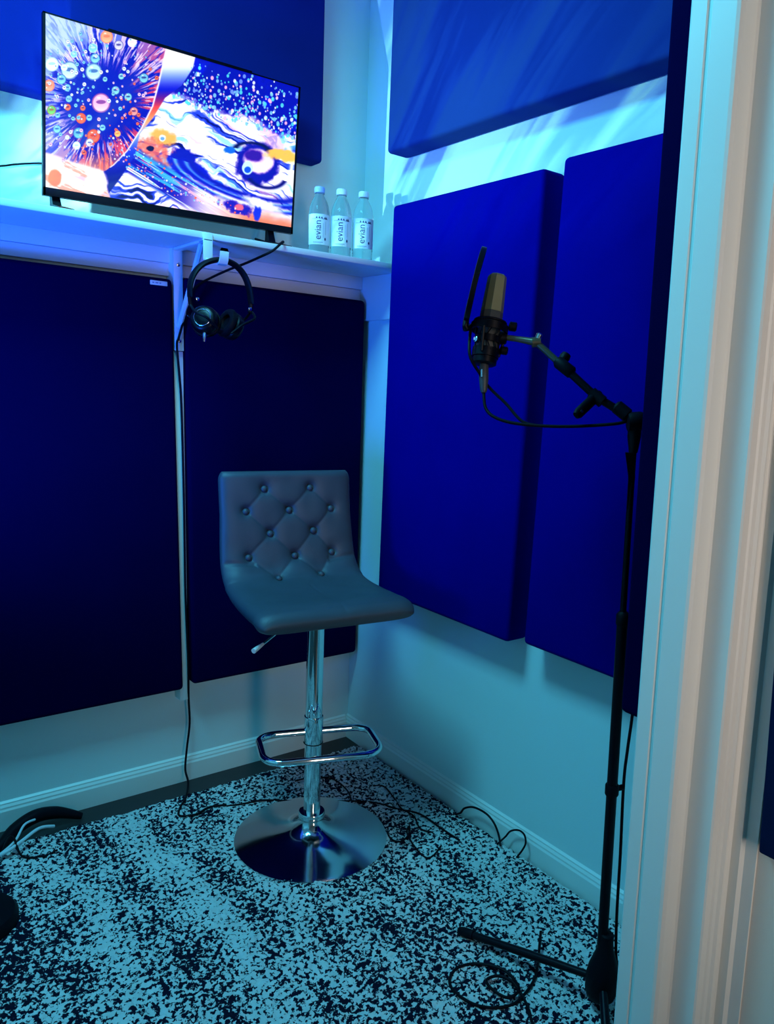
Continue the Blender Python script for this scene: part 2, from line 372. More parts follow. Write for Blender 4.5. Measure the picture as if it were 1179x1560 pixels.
def picture(nx, ny):
    """abstract picture of bubbles, streaks and swirls, as colours on a grid"""
    src = [(0, 0), (1, 0), (1, 1), (0, 1)]; dst = [(160, 46), (1072, 314), (1050, 824), (163, 668)]
    A = []; B = []
    for (u, v_), (x_, y_) in zip(src, dst):
        A.append([u, v_, 1, 0, 0, 0, -u * x_, -v_ * x_]); B.append(x_); A.append([0, 0, 0, u, v_, 1, -u * y_, -v_ * y_]); B.append(y_)
    h = np.linalg.solve(np.array(A, float), np.array(B, float))
    U, V = np.meshgrid(np.linspace(0, 1, nx), np.linspace(0, 1, ny)); D = h[6] * U + h[7] * V + 1
    X = (h[0] * U + h[1] * V + h[2]) / D; Y = (h[3] * U + h[4] * V + h[5]) / D
    def vn(x_, y_, seed):
        r = np.random.RandomState(seed); g = r.rand(256, 256); ix = np.floor(x_).astype(int); iy = np.floor(y_).astype(int)
        u = x_ - ix; v_ = y_ - iy; u = u * u * (3 - 2 * u); v_ = v_ * v_ * (3 - 2 * v_); a = ix % 256; b = iy % 256; a1 = (a + 1) % 256; b1 = (b + 1) % 256
        return (g[b, a] * (1 - u) + g[b, a1] * u) * (1 - v_) + (g[b1, a] * (1 - u) + g[b1, a1] * u) * v_
    def fbm(x_, y_, seed, o=4):
        s_ = 0; am = .5; t_ = 0
        for k in range(o): s_ = s_ + am * vn(x_ * 2 ** k, y_ * 2 ** k, seed + k); t_ += am; am *= .5
        return s_ / t_
    C = lambda r, g, b: np.array([r, g, b], float) / 255
    img = np.zeros((ny, nx, 3)); sm = lambda a, b, x_: np.clip((x_ - a) / (b - a), 0, 1) ** 2 * (3 - 2 * np.clip((x_ - a) / (b - a), 0, 1))
    def lay(mask, col):
        nonlocal img
        img = img * (1 - mask[..., None]) + (col if isinstance(col, np.ndarray) and col.ndim == 3 else np.broadcast_to(col, img.shape)) * mask[..., None]
    def poly_x(pts, yy):                     # x of a boundary as a function of y
        p_ = np.array(pts, float); return np.interp(yy, p_[:, 1], p_[:, 0])
    # base of the right half: white with warped blue threads
    wx = fbm(X / 90, Y / 90, 3) ; wy = fbm(X / 90 + 40, Y / 90, 9)
    img[:] = C(255, 252, 255)
    ang = Y - .34 * X + 95 * wx - 50 * np.sin(X / 150)
    thr = fbm(X / 190 + wx, ang / 17, 21); hot = fbm(X / 120, Y / 60, 33)
    lay(sm(.56, .68, thr) * .9, C(30, 60, 235)); lay(sm(.70, .80, thr), C(5, 0, 110))
    lay(sm(.62, .72, fbm(X / 210, ang / 24, 45)) * .55, C(80, 200, 255))
    lay(sm(.66, .74, fbm(X / 140, ang / 20, 71)) * .6, C(255, 190, 235))
    # dark starry upper right
    edge = np.interp(X, [560, 700, 760, 860, 960, 1080], [300, 360, 395, 420, 455, 505]) + 40 * (fbm(X / 22, Y / 22, 5) - .5) + 26 * (wx - .5)
    up = sm(16, -14, Y - edge)
    lay(up, C(14, 0, 178)); lay(up * sm(.5, .8, fbm(X / 60, Y / 60, 61)) * .7, C(20, 10, 235))
    # blue patches, curved bands
    def blob(cx, cy, rx, ry, a, soft=.25, rag=.35, seed=1):
        ca, sa = math.cos(a), math.sin(a); dx = X - cx; dy = Y - cy; e = np.sqrt(((dx * ca + dy * sa) / rx) ** 2 + ((-dx * sa + dy * ca) / ry) ** 2)
        return sm(1 + soft, 1 - soft, e + rag * (fbm(X / 16, Y / 16, seed) - .5) * 2)
    def arc(cx, cy, rx, ry, a, w_, a0=-9, a1=9):
        ca, sa = math.cos(a), math.sin(a); dx = X - cx; dy = Y - cy; px = (dx * ca + dy * sa) / rx; py = (-dx * sa + dy * ca) / ry; e = np.sqrt(px * px + py * py); th = np.arctan2(py, px)
        return np.exp(-((e - 1) * min(rx, ry) / w_) ** 2) * (th > a0) * (th < a1)
    lay(blob(655, 575, 55, 42, .3, seed=7), C(16, 8, 190)); lay(blob(700, 610, 60, 22, .5, seed=8), C(20, 30, 215))
    for k in range(4):
        rx = 210 + 42 * k; lay(arc(880, 640, rx, 58 + 20 * k, .34, 7 - k, .2, 3.0) * .95, C(10, 5 + 10 * k, 185 + 15 * k)); lay(arc(880, 646, rx + 16, 68 + 20 * k, .34, 3.5, .2, 3.0) * .8, C(120, 220, 255))
    # big eye
    lay(blob(925, 590, 78, 76, .2, .12, .14, 11), C(22, 6, 176)); lay(blob(930, 580, 56, 44, .3, .15, .1, 12), C(250, 225, 250)); lay(blob(912, 560, 34, 22, .2, .3, .2, 13), C(60, 10, 170))
    lay(blob(890, 605, 20, 25, 0, .12, .05, 14), C(200, 240, 255)); lay(blob(890, 612, 12, 12, 0, .2, .05, 14), C(30, 90, 235)); lay(arc(905, 540, 60, 26, .1, 5, -3.1, 0), C(0, 0, 90))
    lay(arc(990, 600, 60, 90, .2, 8, -1.3, 1.4), C(235, 250, 255)); lay(arc(960, 630, 70, 48, .2, 6, .2, 2.6), C(8, 0, 120)); lay(blob(826, 541, 22, 12, .1, .3), C(30, 110, 230))
    for cx, cy, rx, ry, a in ((1022, 565, 60, 16, .18), (1010, 548, 44, 10, .1)): lay(blob(cx, cy, rx, ry, a, .5, .5), C(255, 196, 90))
    lay(blob(585, 492, 46, 27, .3, .4, .4, 3), C(255, 186, 96)); lay(blob(548, 540, 60, 36, .5, .5, .9, 6) * .8, C(250, 110, 90)); lay(blob(538, 532, 14, 9, 0), C(20, 0, 90)); lay(blob(582, 495, 12, 12, 0), C(235, 245, 255)); lay(blob(582, 497, 7, 6, 0), C(120, 170, 235))
    # lower blue flow and the white band under it
    fl = poly_x([(470, 540), (560, 640), (690, 740), (820, 800), (930, 830)], Y)
    lo = sm(0, 24, (Y - .60 * X) - 230 + 14 * (wx - .5)) * sm(0, 20, .62 * X + 345 - Y + 0 * Y) * (X < 900)
    lay(lo * .95, C(20, 4, 185)); s1 = fbm(X / 160, (Y - .62 * X) / 9, 81); lay(lo * sm(.52, .62, s1), C(225, 245, 255)); lay(lo * sm(.66, .72, fbm(X / 90, (Y - .6 * X) / 8, 88)) * .8, C(255, 150, 190))
    lay(lo * sm(.58, .7, fbm(X / 200, (Y - .62 * X) / 14, 85)) * .9, C(70, 190, 245))
    lay(sm(0, 26, Y - .35 * X - 412 + 70 * (wx - .5)) * sm(600, 760, X) * .85, C(255, 240, 240)); lay(sm(0, 46, Y - .33 * X - 446 + 60 * (wx - .5)) * sm(780, 960, X + 60 * wx), C(255, 135, 105))
    lay(blob(855, 752, 60, 20, .35, .3, .5, 9), C(40, 10, 190)); lay(blob(858, 748, 17, 12, .2), C(250, 110, 140)); lay(blob(928, 760, 13, 40, .1, .3), C(30, 50, 230)); lay(blob(940, 735, 60, 16, .3, .4), C(245, 250, 255))
    # middle band between the disc and the right half
    dxr = poly_x([(598, 150), (585, 210), (566, 300), (545, 380), (505, 460), (455, 540), (405, 592), (375, 612), (350, 625)], Y)
    mxr = poly_x([(700, 190), (690, 240), (650, 305), (590, 350), (548, 420), (500, 480), (482, 560), (430, 640), (385, 700)], Y)
    mid = sm(-3, 3, X - dxr) * sm(3, -3, X - mxr) * (Y < 720)
    ga = np.interp(Y, [180, 240, 275, 320, 350, 385, 430, 480, 540, 640], range(10)); cols = np.array([C(250, 255, 255), C(225, 240, 255), C(120, 150, 235), C(25, 20, 210), C(110, 10, 150), C(240, 80, 80), C(255, 170, 110), C(150, 180, 250), C(40, 70, 225), C(14, 0, 150)])
    gi = np.clip(ga.astype(int), 0, 8); gf = (ga - gi)[..., None]; lay(mid, cols[gi] * (1 - gf) + cols[gi + 1] * gf)
    # the disc with radial streaks
    disc = sm(3, -3, X - dxr) * sm(4, -4, Y - np.interp(X, [150, 260, 330, 375, 420, 640], [560, 590, 606, 614, 600, 600]))
    dx = X - 365; dy = Y - 362; rr = np.sqrt(dx * dx + dy * dy); th = np.arctan2(dy, dx)
    base = np.broadcast_to(C(12, 0, 188), img.shape); lay(disc, np.array(base))
    st = fbm(th * 22 + 60, rr / 60, 101, 3); stm = sm(.52, .64, st + .0010 * (rr - 150)) * sm(95, 180, rr)
    warm = np.clip(.5 + .5 * (dx / 140 + dy / 160), 0, 1)[..., None]; sc_ = C(250, 80, 100) * warm + C(120, 140, 250) * (1 - warm)
    lay(disc * stm * .85, sc_); lay(disc * sm(.6, .72, fbm(th * 40 + 60, rr / 40, 111, 3) + .0008 * (rr - 140)) * sm(100, 180, rr) * .8, C(255, 235, 250))
    lay(disc * sm(-260, -330, dx * .75 + dy - 20 + 60 * (wx - .5) + 90 * (fbm(X / 14, Y / 14, 55) - .5)) * .6, C(170, 210, 255)); lay(disc * sm(120, 210, dx * .1 + dy - 40 + 50 * (wx - .5)) * .75, C(255, 130, 95))
    lay(disc * sm(190, 230, rr * .7 - dx * .55 + dy * .1 + 50 * (wx - .5)) * .35, C(190, 225, 255))
    # rim of the disc, lower left corner
    lay(np.exp(-((X - dxr) / 3.2) ** 2) * (Y < 600), C(245, 240, 255))
    ll = sm(-6, 8, Y - np.interp(X, [150, 200, 260, 310, 370, 400], [540, 555, 578, 592, 612, 690])) * sm(6, -6, X - np.interp(Y, [590, 640, 700], [372, 372, 392]))
    lay(ll, C(255, 240, 236)); lay(ll * sm(.5, .62, fbm(X / 60, (Y - .45 * X) / 20, 120)) * .8, C(255, 150, 135)); lay(ll * sm(.6, .7, fbm(X / 70, (Y - .3 * X) / 22, 130)) * .6, C(250, 215, 255))
    lay(blob(196, 636, 24, 30, 0, .15, .1), C(250, 128, 96)); lay(blob(345, 655, 40, 45, .2, .2, .1, 2) * (X < 388), C(255, 248, 250))
    # bubbles: a list of larger ones, then scattered small ones
    def bubble(cx, cy, r, cm, cdk):
        x0 = (X > cx - r - 3) & (X < cx + r + 3) & (Y > cy - r - 3) & (Y < cy + r + 3)
        e = np.sqrt((X - cx) ** 2 + ((Y - cy) * .95) ** 2) / r; mk = sm(1.06, .94, e) * x0
        lay(mk, cm); lay(mk * sm(.62, .45, np.sqrt(((X - cx) / r) ** 2 + ((Y - cy + .1 * r) / (.42 * r)) ** 2)) * .6, cdk); lay(mk * sm(.55, .2, np.sqrt(((X - cx + .25 * r) / (.5 * r)) ** 2 + ((Y - cy + .55 * r) / (.25 * r)) ** 2)) * .8, C(250, 252, 255)); lay(mk * sm(.0, .9, ((Y - cy) / r)) * .5 , np.minimum(cm * 1.3, 1))
        lay(mk * sm(.78, .98, e) * .65, cdk)
    Wt, Lb, Pk, Rd, Gn, Dk, Db = C(235, 248, 255), C(130, 205, 240), C(250, 190, 225), C(250, 110, 80), C(120, 210, 110), C(20, 10, 110), C(20, 60, 160)
    for cx, cy, r, cm, cdk in ((360, 367, 33, Pk, C(80, 10, 130)), (333, 255, 29, C(180, 225, 245), Db), (247, 250, 31, C(190, 228, 245), Db), (184, 228, 24, Wt, Lb), (334, 486, 23, Rd, C(180, 40, 20)), (289, 422, 18, Rd, C(190, 70, 30)), (174, 304, 20, C(250, 160, 130), Rd), (183, 392, 16, Gn, C(200, 60, 60)),
        (218, 282, 17, Lb, Db), (239, 312, 13, Lb, Db), (513, 278, 17, C(120, 190, 230), Dk), (412, 322, 15, Lb, Dk), (457, 346, 14, Lb, Dk), (379, 130, 22, C(252, 170, 130), Rd), (422, 160, 17, C(200, 200, 240), Dk), (338, 207, 17, Lb, Db), (330, 170, 16, Lb, Wt), (280, 475, 19, C(110, 190, 230), Db), (320, 510, 14, Wt, Db),
        (203, 460, 14, Lb, Db), (478, 398, 15, C(250, 150, 150), Dk), (295, 385, 10, Rd, Dk), (241, 382, 12, Rd, Dk), (245, 352, 12, Lb, Db), (273, 520, 14, Wt, Lb), (366, 456, 11, Lb, Db), (318, 420, 11, Lb, Db), (388, 360, 8, Wt, Db), (374, 282, 9, Lb, Dk), (432, 272, 11, Lb, Dk), (300, 300, 7, Wt, Db), (420, 478, 11, C(255, 190, 110), Rd), (228, 240, 12, Wt, Lb), (470, 150, 16, Wt, Pk), (205, 410, 10, Lb, Db), (240, 490, 8, Wt, Lb), (300, 545, 9, Rd, Dk), (262, 192, 12, Lb, Wt)):
        bubble(cx, cy, r, cm, cdk)
    r_ = np.random.RandomState(3)
    for k in range(230):
        a = r_.rand() * 6.283; q_ = 40 + 210 * r_.rand() ** .8; cx = 365 + q_ * math.cos(a); cy = 362 + q_ * math.sin(a) * 1.05
        if cx > np.interp(cy, [150, 300, 460, 600], [585, 555, 500, 390]) or cy > 595 or cx < 160: continue
        wm = (cx - 365) / 150 + (cy - 362) / 170 + r_.randn() * .5
        bubble(cx, cy, 2.5 + 5 * r_.rand() ** 2, (Rd if wm > .6 else (Pk if wm > .1 else (Lb if r_.rand() < .6 else Wt))), Dk if r_.rand() < .5 else Db)
    for k in range(520):
        cx = 600 + 475 * r_.rand(); ey = np.interp(cx, [560, 700, 760, 860, 960, 1080], [320, 385, 420, 440, 475, 520]); top = 180 + (cx - 620) * .3
        cy = top + (ey - top) * r_.rand() ** .6; r = 2 + 4.2 * r_.rand() ** 2
        if cx < np.interp(cy, [180, 300, 420], [705, 655, 560]): continue
        mk = sm(1.2, .8, np.sqrt(((X - cx) / r) ** 2 + ((Y - cy) / (r * 1.35)) ** 2)); lay(mk * .9, [Wt, Lb, C(120, 160, 250), Pk, C(90, 220, 230)][r_.randint(5)])
    for k in range(170):
        cx = 390 + 480 * r_.rand(); cy = .6 * cx + 240 + 90 * r_.rand(); r = 1.6 + 2.6 * r_.rand() ** 2
        if cy > .3 * cx + 520: continue
        mk = sm(1.2, .8, np.sqrt((X - cx) ** 2 + (Y - cy) ** 2) / r); lay(mk * .9, [Wt, Pk, Rd, Lb][r_.randint(4)])
    return np.clip((img - .07) * 1.14, 0, 1), U, V
def make_screen():
    nx, ny = 620, 360
    img, U, V = picture(nx, ny)
    u0, u1, w0, w1 = .0085, .9915, .046, .992
    co = []
    for v_, u in zip(V.ravel(), U.ravel()): co.append(tvmap(Vector((u0 + (u1 - u0) * u, -.0022, w1 - (w1 - w0) * v_))) - Vector(tv['_loc']))
    i = np.arange(nx * ny).reshape(ny, nx); f = np.stack([i[:-1, :-1], i[1:, :-1], i[1:, 1:], i[:-1, 1:]], -1).reshape(-1, 4)
    me = bpy.data.meshes.new('screen'); me.from_pydata(co, [], f.tolist())
    lin = np.where(img <= .04045, img / 12.92, ((img + .055) / 1.055) ** 2.4); rgba = np.concatenate([lin.reshape(-1, 3), np.ones((nx * ny, 1))], 1).astype(np.float32)
    at_ = me.color_attributes.new('picture', 'FLOAT_COLOR', 'POINT'); at_.data.foreach_set('color', rgba.ravel())
    me.materials.append(M['screen'])
    o = bpy.data.objects.new('screen', me); COL.objects.link(o); o.parent = tv; o['_loc'] = tv['_loc']; o['label'] = 'lit screen with bubbles and swirls'
make_screen()

def cable(name, pts, r, mt, label, n=8, sm_=6, group=None):
    o = obj(name, MB().tube(pts, r, n, sm_), mt, origin=pts[0]); tag(o, label, 'cable', group); return o
cable('power_cable', [(-1.25, -.02, 1.745), (-1.17, -.03, 1.76), (-1.091, -.05, 1.776), (-1.062, -.05, 1.785), (-1.032, -.05, 1.793), (-.996, -.06, 1.799), (-.95, -.08, 1.80)], .0022, 'rubber', 'thin black cable leaving the left side of the television toward the left')
cable('power_cable', [(-.44, -.10, 1.70), (-.435, -.20, 1.676), (-.438, -.255, 1.6725), (-.447, -.275, 1.672), (-.479, -.28, 1.645), (-.503, -.25, 1.628), (-.523, -.2, 1.613), (-.542, -.14, 1.6), (-.569, -.085, 1.580), (-.608, -.078, 1.555), (-.634, -.077, 1.522), (-.650, -.074, 1.453),
    (-.662, -.071, 1.409), (-.668, -.071, 1.385), (-.660, -.066, 1.30), (-.652, -.056, 1.214), (-.650, -.058, .942), (-.650, -.058, .654), (-.645, -.058, .439), (-.640, -.045, .306), (-.634, -.035, .213), (-.645, -.035, .124), (-.655, -.045, .06), (-.66, -.08, .03), (-.696, -.15, .022), (-.728, -.189, .021), (-.75, -.228, .021), (-.741, -.247, .021), (-.704, -.258, .022), (-.66, -.242, .022), (-.609, -.257, .022)],
    .0034, 'rubber', 'black cable from the television foot down the gap between the lower panels to the rug')

# ------------------------------------------------------------------ water bottles
def text_pts(s_, size):
    c = bpy.data.curves.new('lettering', 'FONT'); c.body = s_; c.size = size; c.resolution_u = 3; c.align_x = 'LEFT'
    o = bpy.data.objects.new('lettering', c); COL.objects.link(o)
    me = bpy.data.meshes.new_from_object(o.evaluated_get(bpy.context.evaluated_depsgraph_get()))
    b_ = bmesh.new(); b_.from_mesh(me)
    for k in range(-3, 12):
        bmesh.ops.bisect_plane(b_, geom=b_.verts[:] + b_.edges[:] + b_.faces[:], plane_co=(0, k * .08 + .013, 0), plane_no=(0, 1, 0))
    b_.verts.index_update(); vs = [Vector(v_.co) for v_ in b_.verts]; fs = [tuple(v_.index for v_ in p_.verts) for p_ in b_.faces]; b_.free()
    bpy.data.objects.remove(o); bpy.data.curves.remove(c); bpy.data.meshes.remove(me)
    return vs, fs
TXT = text_pts('evian', 1.0)
def bottle(x, y, label, capm, yaw):
    z0 = 1.667; R = .0305
    b = thing('water_bottle', label, 'bottle', (x, y, z0), 'water bottles on the shelf end')
    pf = [(.0, .004), (.020, .001), (.027, .0), (.0295, .005), (.0300, .018), (.0292, .022), (R, .026), (R, .112), (.0300, .122), (.0275, .136), (.0225, .150), (.0165, .161), (.0125, .167), (.0115, .170), (.0145, .1705), (.0145, .1725), (.0115, .173), (.0115, .176)]
    obj('clear_body', MB().lathe(pf, (x, y, z0), n=40, cap=False), 'water', b)
    cp = MB().lathe([(.0140, .1735), (.0148, .1745), (.0148, .1865), (.0138, .189), (0.0005, .1892)], (x, y, z0), n=36)
    for k in range(24):
        a = 2 * PI * k / 24; cp.box((x + .0146 * math.cos(a) - .0006, y + .0146 * math.sin(a) - .0006, z0 + .175), (x + .0146 * math.cos(a) + .0006, y + .0146 * math.sin(a) + .0006, z0 + .1865))
    obj('cap', cp, capm, b)
    rl = R + .0006; h0, h1 = .029, .112
    def onc(s_, z_, r=rl): a = yaw + s_ / rl; return Vector((x + r * math.cos(a), y + r * math.sin(a), z0 + z_))
    lb = MB(); n = 40; half = 1.32 * rl
    for k in range(n):
        a, c = -half + 2 * half * k / n, -half + 2 * half * (k + 1) / n
        lb.b.faces.new([lb.b.verts.new(p_) for p_ in (onc(a, h0), onc(c, h0), onc(c, h1), onc(a, h1))])
    bmesh.ops.remove_doubles(lb.b, verts=lb.b.verts, dist=1e-6)
    L = obj('label', lb, 'label', b)
    ink = MB()
    # the word runs upwards; s is around the bottle, z up
    vs, fs = TXT; sc_ = .0265; w = max(v_.x for v_ in vs)
    vv = [ink.b.verts.new(onc((-.0005 - .0 + (-v_.y) * sc_ * 1.05 + .0045), .0415 + v_.x * sc_ * (.0525 / (w * sc_)), rl + .0004)) for v_ in vs]
    for f_ in fs:
        try: ink.b.faces.new([vv[i] for i in f_])
        except ValueError: pass
    def patch(s0, z1, s1, z2, mb=ink, kk=4):
        for k in range(kk):
            a = s0 + (s1 - s0) * k / kk; c = s0 + (s1 - s0) * (k + 1) / kk
            mb.b.faces.new([mb.b.verts.new(p_) for p_ in (onc(a, z1, rl + .0004), onc(c, z1, rl + .0004), onc(c, z2, rl + .0004), onc(a, z2, rl + .0004))])
    # mountain peaks and the thin line under them
    for s0 in (-.009, -.001, .006, .016, .021):
        for dz, wd in ((0, .0032), (.002, .0022)):
            ink.b.faces.new([ink.b.verts.new(onc(s_, z_, rl + .0004)) for s_, z_ in ((s0 - wd, .1000 + dz), (s0 + wd, .0992 + dz), (s0 + wd * .2, .1038 + dz))])
    patch(-.024, .0985, -.011, .0992); patch(.008, .0985, .026, .0995, kk=8)
    # seal
    ring = [onc(.0175 + .0026 * math.cos(a), .0445 + .004 * math.sin(a), rl + .0005) for a in [2 * PI * k / 16 for k in range(16)]]
    ink.b.faces.new([ink.b.verts.new(p_) for p_ in ring])
    obj('lettering', ink, 'labelink', L)
    pale = MB()
    patch(.0105, .048, .0113, .088, pale); patch(.0175, .056, .0185, .092, pale)
    for k in range(9): patch(-.018 + k * .0032, .0335, -.016 + k * .0032, .0365, pale, 1)
    for k in range(7): patch(-.016 + k * .0032, .0315, -.0135 + k * .0032, .0325, pale, 1)
    obj('small_print', pale, 'labelpale', L)
    return b
for (x, y), lb_, cm_ in (((-.275, -.178), 'small clear water bottle on the shelf, closest to the television', 'capblue'),
                        ((-.217, -.206), 'small clear water bottle between two others on the shelf', 'cap'),
                        ((-.156, -.231), 'small clear water bottle on the shelf, closest to the right wall', 'cap')):
    bottle(x, y, lb_, cm_, math.atan2(-2.2856 - y, -1.53 - x) + .05)

# ------------------------------------------------------------------ headphones on a hook
hk = thing('headphone_hook', 'white plastic hook clipped under the shelf edge holding the headphones', 'hook', (-.628, -.27, 1.65))
obj('back_plate', MB().box((-.670, -.268, 1.598), (-.644, -.2638, 1.6665), .002).box((-.670, -.268, 1.646), (-.644, -.235, 1.6502), .001), 'whiteplastic', hk)
obj('prong', MB().loft([[Vector((-.657 + .026 * min(1, (-.266 - y_) / .022) + dx, y_, z_ + dz)) for dx, dz in ((-w_, -.003), (w_, -.003), (w_, .003), (-w_, .003))] for y_, z_, w_ in
    ((-.266, 1.602, .010), (-.276, 1.594, .012), (-.290, 1.590, .012), (-.301, 1.593, .012), (-.307, 1.603, .012), (-.309, 1.617, .012), (-.309, 1.625, .009))]), 'whiteplastic', hk)
hp = thing('headphones', 'black over-ear headphones hanging from the white hook below the shelf', 'headphones', (-.63, -.29, 1.60))
def arcband(pts, w_, t_):
    rings = []; P_ = [Vector(p_) for p_ in pts]
    # smooth by subdivision
    for _ in range(2):
        Q = [P_[0]]
        for a, b in zip(P_[:-1], P_[1:]): Q += [a * .75 + b * .25, a * .25 + b * .75]
        Q.append(P_[-1]); P_ = Q
    c = Vector((-.633, P_[0].y, 1.50)); N = len(P_)
    for i, p_ in enumerate(P_):
        d_ = (P_[min(N - 1, i + 1)] - P_[max(0, i - 1)]).normalized(); nrm = Vector((0, 1, 0)); o_ = d_.cross(nrm).normalized(); k = math.sin(PI * i / (N - 1)) ** .35
        rings.append([p_ + nrm * (w_ * .5 * math.cos(a)) + o_ * (t_ * .5 * (.35 + .65 * k) * math.sin(a)) for a in [2 * PI * j / 12 for j in range(12)]])
    return MB().loft(rings)
yb = -.288
band = [(-.716, yb, 1.500), (-.7155, yb, 1.535), (-.702, yb, 1.565), (-.676, yb, 1.589), (-.634, yb, 1.603), (-.594, yb, 1.597), (-.565, yb, 1.573), (-.549, yb, 1.535), (-.546, yb, 1.500)]
obj('headband', arcband(band, .030, .014), 'rubber', hp)
def cup(c, ax, name_l, ring=False):
    ax = Vector(ax).normalized(); c = Vector(c)
    e = obj('ear_cup', MB().lathe([(.010, .018), (.026, .0175), (.033, .013), (.036, .004), (.037, -.006), (.034, -.010), (.010, -.0105)], c, ax, 36), 'black', hp)
    e['label'] = name_l
    obj('ear_cushion', MB().lathe([(.012, -.012), (.030, -.010), (.0375, -.014), (.039, -.020), (.036, -.027), (.028, -.029), (.021, -.026), (.018, -.018), (.010, -.0165)], c, ax, 36), 'rubber', e)
    if ring: obj('trim_ring', MB().tube([c + ax * .0185 + (ax.orthogonal().normalized() * math.cos(a) + ax.cross(ax.orthogonal().normalized()) * math.sin(a)) * .0215 for a in [2 * PI * k / 32 for k in range(32)]], .0012, 6, 0, closed=True), 'ringsilver', e)
    return e
cup((-.683, -.300, 1.447), (-.62, -.72, .28), 'ear cup turned outward with a silver ring', True)
cup((-.598, -.285, 1.438), (.80, .10, -.35), 'ear cup seen from its inner side')
for side, (cx, cy, cz) in ((-1, (-.683, -.300, 1.447)), (1, (-.598, -.285, 1.438))):
    x_ = -.716 if side < 0 else -.546
    yk = MB().tube([(x_, yb, 1.520), (x_, yb, 1.492), (x_ + .004 * -side, yb, 1.478)], .006, 8, 3)
    yk.tube([(x_, yb, 1.482), (x_ - .004 * side, yb - .030, 1.462), (cx + side * .010, cy - .038, cz + .004), (cx - side * .02, cy - .034, cz - .02)], .0035, 8, 5)
    yk.tube([(x_, yb, 1.482), (x_ - .004 * side, yb + .030, 1.462), (cx + side * .020, cy + .036, cz + .004)], .0035, 8, 5)
    Y_ = obj('yoke', yk, 'black', hp)
    obj('slider', MB().box((x_ - .004, yb - .008, 1.503), (x_ + .004, yb + .008, 1.522), .001), 'nickel', Y_)
    obj('hinge_screw', MB().lathe([(.0045, 0), (.0045, .004), (.002, .005)], (x_ - side * .002 + (.012 if side < 0 else -.008), yb - .012, 1.496 if side < 0 else 1.486), (.1, -1, 0), 12), 'ringsilver', Y_)
obj('plug_stem', MB().tube([(-.688, -.312, 1.415), (-.690, -.316, 1.402), (-.691, -.317, 1.392)], [.0045, .004, .003], 8, 3), 'nickel', hp)

